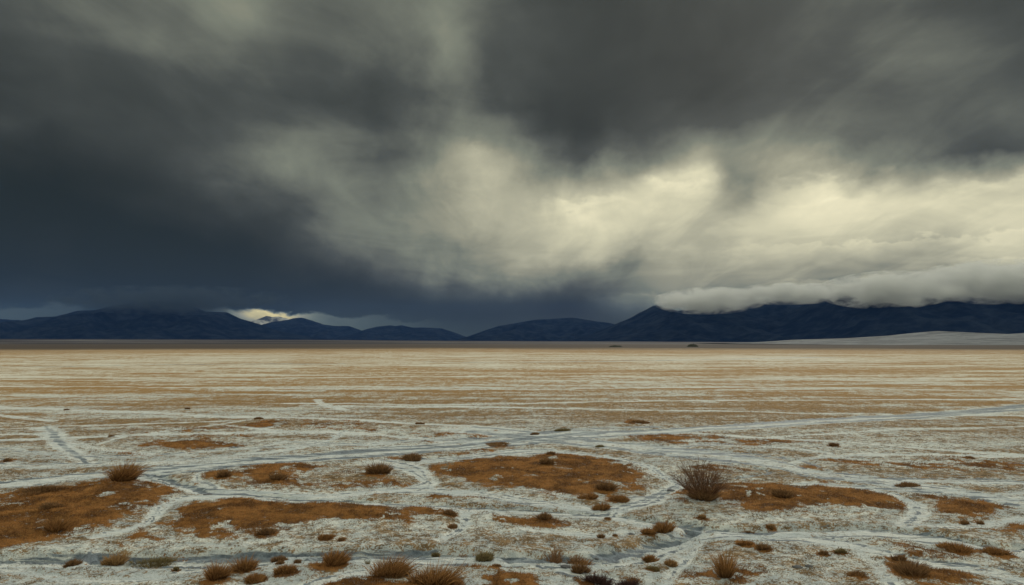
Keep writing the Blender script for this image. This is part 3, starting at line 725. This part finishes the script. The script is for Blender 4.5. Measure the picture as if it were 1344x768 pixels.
def cloud(px, py, wpx, hpx, D, depth, mi=0):
    d = ray(px, py); x = d[0]/d[1]*D; z = CAMH+d[2]/d[1]*D
    import bmesh
    bm = bmesh.new(); bmesh.ops.create_icosphere(bm, subdivisions=3, radius=1.0)
    me = bpy.data.meshes.new('low_cloud'); bm.to_mesh(me); bm.free()
    o = link('low_cloud', me, VAP[mi], None, (x, D, z), kind='stuff')
    o.scale = (wpx*D/FPX/2, depth, hpx*D/FPX/2)
    return o
CLOUDS = [(1320,370,260,60,5000,520),(1450,372,250,66,5000,520),(1165,381,180,50,5000,500),(1035,386,170,28,5600,500),(930,395,150,36,5900,500),(228,394,320,40,6900,700,1)]
for c_ in CLOUDS: cloud(*c_)

# ------------------------------------------------------------------ blades
def blades(n, root, tip, width, bend, seg=2):
    """ribbons: root (n,3), tip (n,3), bend (n,3) offset of the middle; returns V, F4, F3, along"""
    d = tip-root; side = np.cross(d, rng.normal(size=(n,3))); side /= np.linalg.norm(side, axis=1)[:,None]+1e-9
    w = width[:,None]*side*.5
    rows_ = []; al = []
    for k in range(seg):
        t = k/seg; c = root + d*t + bend*(4*t*(1-t))
        ww = w*(1-.45*t); rows_ += [c-ww, c+ww]; al += [np.full(n, t)]*2
    rows_.append(tip); al.append(np.ones(n))
    nv = 2*seg+1
    V = np.stack(rows_, 1).reshape(-1, 3); A = np.stack(al, 1).ravel()
    b = np.arange(n)*nv
    F4 = np.concatenate([np.stack([b+2*k, b+2*k+1, b+2*k+3, b+2*k+2], 1) for k in range(seg-1)]) if seg > 1 else None
    F3 = np.stack([b+2*seg-2, b+2*seg-1, b+2*seg], 1)
    return V, F4, F3, A
GM = {
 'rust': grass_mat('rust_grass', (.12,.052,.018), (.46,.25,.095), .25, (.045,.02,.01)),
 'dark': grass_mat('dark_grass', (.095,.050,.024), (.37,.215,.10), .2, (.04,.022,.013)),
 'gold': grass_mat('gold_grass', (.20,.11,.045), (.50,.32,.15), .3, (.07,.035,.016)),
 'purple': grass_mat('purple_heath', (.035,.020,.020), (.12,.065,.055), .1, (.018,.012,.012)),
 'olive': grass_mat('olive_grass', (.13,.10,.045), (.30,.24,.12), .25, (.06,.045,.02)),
}
def tuft_mesh(w, h, n, spread=.55, kind='dome', bw=.009, lean=(0,0)):
    """a clump: w wide, h tall, n blades"""
    m_ = 1 if w < .2 else int(rng.integers(3, 6))
    ca = rng.uniform(0, 2*PI, m_); cr = rng.uniform(.05, .30, m_)*w; cr[0] *= .3
    if kind == 'mat': cr *= 1.25
    csz = rng.uniform(.45, .8, m_); csz[0] = .9; chh = rng.uniform(.55, .95, m_); chh[0] = 1.
    ci = rng.choice(m_, n, p=csz/csz.sum())
    a = rng.uniform(0, 2*PI, n); q = rng.uniform(0, 1, n)**.62
    rb = w*.5*(.60 if kind == 'dome' else .66 if kind == 'mat' else .36)*csz[ci]
    cx0, cy0 = np.cos(ca[ci])*cr[ci]*(1 if kind != 'spiky' else .6), np.sin(ca[ci])*cr[ci]*.8
    lx, ly = rb*q*np.cos(a), rb*q*np.sin(a)*.9
    rx, ry = lx+cx0, ly+cy0
    L = h*chh[ci]*rng.uniform(.35, 1.0, n)*(1-.45*q**2)
    L = np.where(rng.random(n) < .12, L*1.4, L)
    if kind == 'mat': L = h*chh[ci]*rng.uniform(.3, 1.15, n)*(1-.5*q**2)
    out = q*spread*rng.uniform(.5, 1.6, n) + rng.uniform(0, .25, n)
    a2 = a + rng.normal(0, .6, n)
    hz = np.minimum(out, 1.4)*np.maximum(L, .03)*1.2
    hz = np.minimum(hz + (q*w*.07 if kind != 'spiky' else 0), w*.45)
    lean = rng.normal(0, .12, 2) + np.array([.12, 0])
    tip = np.stack([rx+np.cos(a2)*hz+lean[0]*L, ry+np.sin(a2)*hz*.9+lean[1]*L, L*np.clip(1-.2*out, .4, 1)], 1)
    root = np.stack([rx, ry, np.full(n, -.02)], 1)
    bend = np.zeros((n,3)); bend[:,2] = L*.16*out; bend += rng.normal(0, .04, (n,3))*L[:,None]
    return blades(n, root, tip, bw*rng.uniform(.6, 1.3, n), bend, 3)
def drape(V, x, y, z0):
    return V
def tuft(px, py, wpx, hpx, mat, label, name='grass_tuft', cat='grass tuft', kind='dome', n=None, group=None, spread=.55):
    """px,py = middle of the foot in the photo"""
    g0 = gp(px, py); x, y = g0; s = y/FPX*math.hypot(1, (px-672)/FPX*0)
    if wpx < 17: wpx *= .8
    w, h = wpx*s, hpx*s
    y += w*.22 if kind != 'mat' else w*.2    # foot row is the front edge of the clump
    z = ground_z(x, y)
    bw = max(.007, .42*y/680)
    if n is None: n = int(np.clip(w*h/(bw*h*.5)*19*max(1., w/h*.5), 55, 1500))
    V, F4, F3, A = tuft_mesh(w, h, n, spread, kind, bw)
    # follow the ground under the clump
    nv = 7; b = V.reshape(-1, nv, 3)
    hz = height(b[:,0,0]+x, b[:,0,1]+y)-z; b[:,:,2] += hz[:,None]
    me = mesh_from(name, b.reshape(-1,3), F4, F3, False, dict(along=A))
    o = link(name, me, GM[mat], None, (x, y, z), label=label, category=cat)
    if group: o['group'] = group
    return o
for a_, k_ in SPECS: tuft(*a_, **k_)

# the twiggy bushes: branching stems over a skirt of dry grass
def twig_mesh(w, h, n, bw, depth=3):
    Rt, Tp, Wd = [], [], []
    def grow(p, d, L, wd, k):
        q = p + d*L
        Rt.append(p); Tp.append(q); Wd.append(wd)
        if k == 0: return
        for _ in range(random.choice((2, 2, 3))):
            nd = d + np.array([random.gauss(0, .30), random.gauss(0, .30), random.gauss(.05, .18)]); nd /= np.linalg.norm(nd)
            t = random.uniform(.45, 1.)
            grow(p + d*L*t, nd, L*random.uniform(.5, .8), wd*.72, k-1)
    for i in range(n):
        a = random.uniform(0, 2*PI); q = math.sqrt(random.random())
        d = np.array([math.cos(a)*q*.95*w/h*.75, math.sin(a)*q*.8*w/h*.75, 1.]); d /= np.linalg.norm(d)
        p = np.array([math.cos(a)*q*w*.13, math.sin(a)*q*w*.13, -.02])
        grow(p, d, h*random.uniform(.22, .50)*(1.08-.15*q), bw, depth)
    Rt, Tp, Wd = np.array(Rt), np.array(Tp), np.array(Wd)
    # three-sided stems
    d = Tp-Rt; L = np.linalg.norm(d, axis=1)[:,None]; s1 = np.cross(d, [.3,.2,1.]); s1 /= np.linalg.norm(s1, axis=1)[:,None]+1e-9
    s2 = np.cross(d, s1); s2 /= np.linalg.norm(s2, axis=1)[:,None]+1e-9
    V = []
    for P, f in ((Rt, 1.), (Tp, .62)):
        for k in range(3):
            a = 2*PI*k/3; V.append(P + (s1*math.cos(a)+s2*math.sin(a))*Wd[:,None]*.5*f)
    V = np.stack(V, 1).reshape(-1, 3); b = np.arange(len(Rt))*6
    F = np.concatenate([np.stack([b+k, b+(k+1) % 3, b+3+(k+1) % 3, b+3+k], 1) for k in range(3)])
    return V, F, np.tile([0,0,0,1,1,1], len(Rt))
def bush(px, py, wpx, hpx, label, n, skirt, depth=3, mat='bark'):
    x, y = gp(px, py); s = y/FPX; w, h = wpx*s, hpx*s; y += w*.15; z = ground_z(x, y)
    e = link('twiggy_bush', None, None, None, (x, y, z), label=label, category='bush', group='twiggy bare bushes')
    V, F, A = twig_mesh(w, h, n, .011, depth)
    link('branches', mesh_from('branches', V, F, None, False, dict(along=A)), BM[mat], e)
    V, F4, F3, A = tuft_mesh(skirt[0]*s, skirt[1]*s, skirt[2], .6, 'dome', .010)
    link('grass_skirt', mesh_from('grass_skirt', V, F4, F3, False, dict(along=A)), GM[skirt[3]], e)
BM = {'bark': grass_mat('bare_twigs', (.05,.025,.015), (.26,.14,.08), 0.), 'straw': grass_mat('straw_twigs', (.14,.07,.03), (.36,.21,.11), 0.)}
bush(926, 657, 76, 50, 'large dark twiggy bush on the rust patch right of centre', 115, (62,20,1300,'dark'), 4)
bush(728, 732, 32, 32, 'sparse bare bush of thin straw stems at bottom centre beside the gully', 34, (34,11,500,'rust'), 3, 'straw')
bush(758, 733, 34, 19, 'short bristly bush leaning right, joined to the sparse bare bush', 70, (34,14,700,'rust'), 3, 'straw')

# stones
mt_s, N = material('dark_stone')
surface_out(N, N.mix(N.noise(N.n('ShaderNodeTexCoord').outputs['Object'], 9., 5., .6), (.05,.052,.06), (.17,.17,.18)), .9, None, .2)
def stone(px, py, wpx, hpx, label):
    import bmesh
    x, y = gp(px, py); s = y/FPX; bm = bmesh.new(); bmesh.ops.create_icosphere(bm, subdivisions=3, radius=1.)
    sd = random.random()*50
    for v in bm.verts:
        n_ = float(fbm(np.array([v.co.x*1.3+sd]), np.array([v.co.y*1.3+v.co.z*1.7]), 3, 5)[0]); v.co *= 1+.45*n_
        v.co.x *= wpx*s/2; v.co.y *= wpx*s/2*.9; v.co.z *= hpx*s*.62
    me = bpy.data.meshes.new('stone'); bm.to_mesh(me); bm.free()
    for p in me.polygons: p.use_smooth = True
    link('stone', me, mt_s, None, (x, y+.05, ground_z(x, y+.05)), label=label, category='stone', group='dark stones in the snow')
stone(1048,746,13,5,'dark stone on the speckled snow right of the tall orange tuft')
stone(1063,744,10,4,'smaller dark stone just right of the bigger one by the orange tuft')
stone(271,649,14,4,'flat dark stone on the snow path left of centre')
stone(743,741,12,4,'dark stone in the snow below the twiggy pair')
stone(829,698,9,3,'small dark stone on snow left of the tuft on the bank')
stone(881,643,10,3,'small flat stone in the path left of the twiggy bush')
stone(783,725,6,2.5,'tiny stone on the gully floor')

# ------------------------------------------------------------------ short dry grass (ground cover)
def short_grass(nc, rmin, rmax):
    a = rng.uniform(R(-44), R(44), nc)
    r = np.exp(rng.uniform(np.log(rmin), np.log(rmax), nc))
    x, y = r*np.sin(a), r*np.cos(a)
    F = fields(x, y); g_, ru, pa, _ = F
    clump = fbm(x*2.2, y*2.2, 4, 41, .7)
    pr = np.where(g_ > .35, .95*np.clip(g_*1.3+clump*.3, 0, 1), .95*sstep(.04, .34, clump))*(1-.93*pa)*(1-.9*ru)
    keep = rng.random(nc) < pr
    x, y, g_, clump = x[keep], y[keep], g_[keep], clump[keep]
    F = tuple(f[keep] for f in F)
    n = len(x); z = height(x, y, F); r = np.hypot(x, y)
    L = np.where(g_ > .45, rng.uniform(.02, .06, n)*(1+.8*np.clip(clump, -.5, 1)), rng.uniform(.015, .05, n))
    wd = np.clip(r/680*.35, .006, .02)
    th = rng.uniform(0, 2*PI, n); ln = L*rng.uniform(.2, 1.0, n)
    root = np.stack([x, y, z-.004], 1); tip = root + np.stack([np.cos(th)*ln+.25*L, np.sin(th)*ln, L], 1)
    bend = np.zeros((n,3)); bend[:,2] = L*.1
    V, F4, F3, A = blades(n, root, tip, wd, bend, 1)
    return mesh_from('dry_grass', V, F4, F3, False, dict(along=A, turf=np.repeat(g_, 3)))
mt_g, N = material('short_dry_grass')
ri = N.n('ShaderNodeNewGeometry').outputs['Random Per Island']
tf = N.n('ShaderNodeAttribute', attribute_name='turf').outputs['Fac']
ps = N.n('ShaderNodeNewGeometry').outputs['Position']
tone = N.m('ADD', N.m('MULTIPLY', ri, .45), N.m('MULTIPLY', N.mr(N.noise(ps, 1.1, 7., .74, .5), .40, .60), .7))
c = N.mix(N.mr(tf, .3, .8, 0., 1.), N.mix(ri, (.09,.062,.035), (.32,.23,.13)), N.mix(tone, (.060,.024,.009), (.43,.212,.074)))
surface_out(N, c, .85, None, .1, .2)
link('dry_grass', short_grass(1000000, 8.5, 60), mt_g, kind='stuff')

# ------------------------------------------------------------------ render settings
sc.view_settings.view_transform = 'Standard'; sc.view_settings.look = 'None'; sc.view_settings.gamma = 1; sc.view_settings.exposure = 0
sc.view_settings.use_curve_mapping = False
sc.render.engine = 'CYCLES'
cy = sc.cycles
cy.max_bounces = 4; cy.diffuse_bounces = 2; cy.glossy_bounces = 1; cy.transmission_bounces = 1; cy.volume_bounces = 3; cy.transparent_max_bounces = 4
cy.use_denoising = True; cy.volume_step_rate = 1.0; cy.volume_max_steps = 128
cy.sample_clamp_indirect = 4
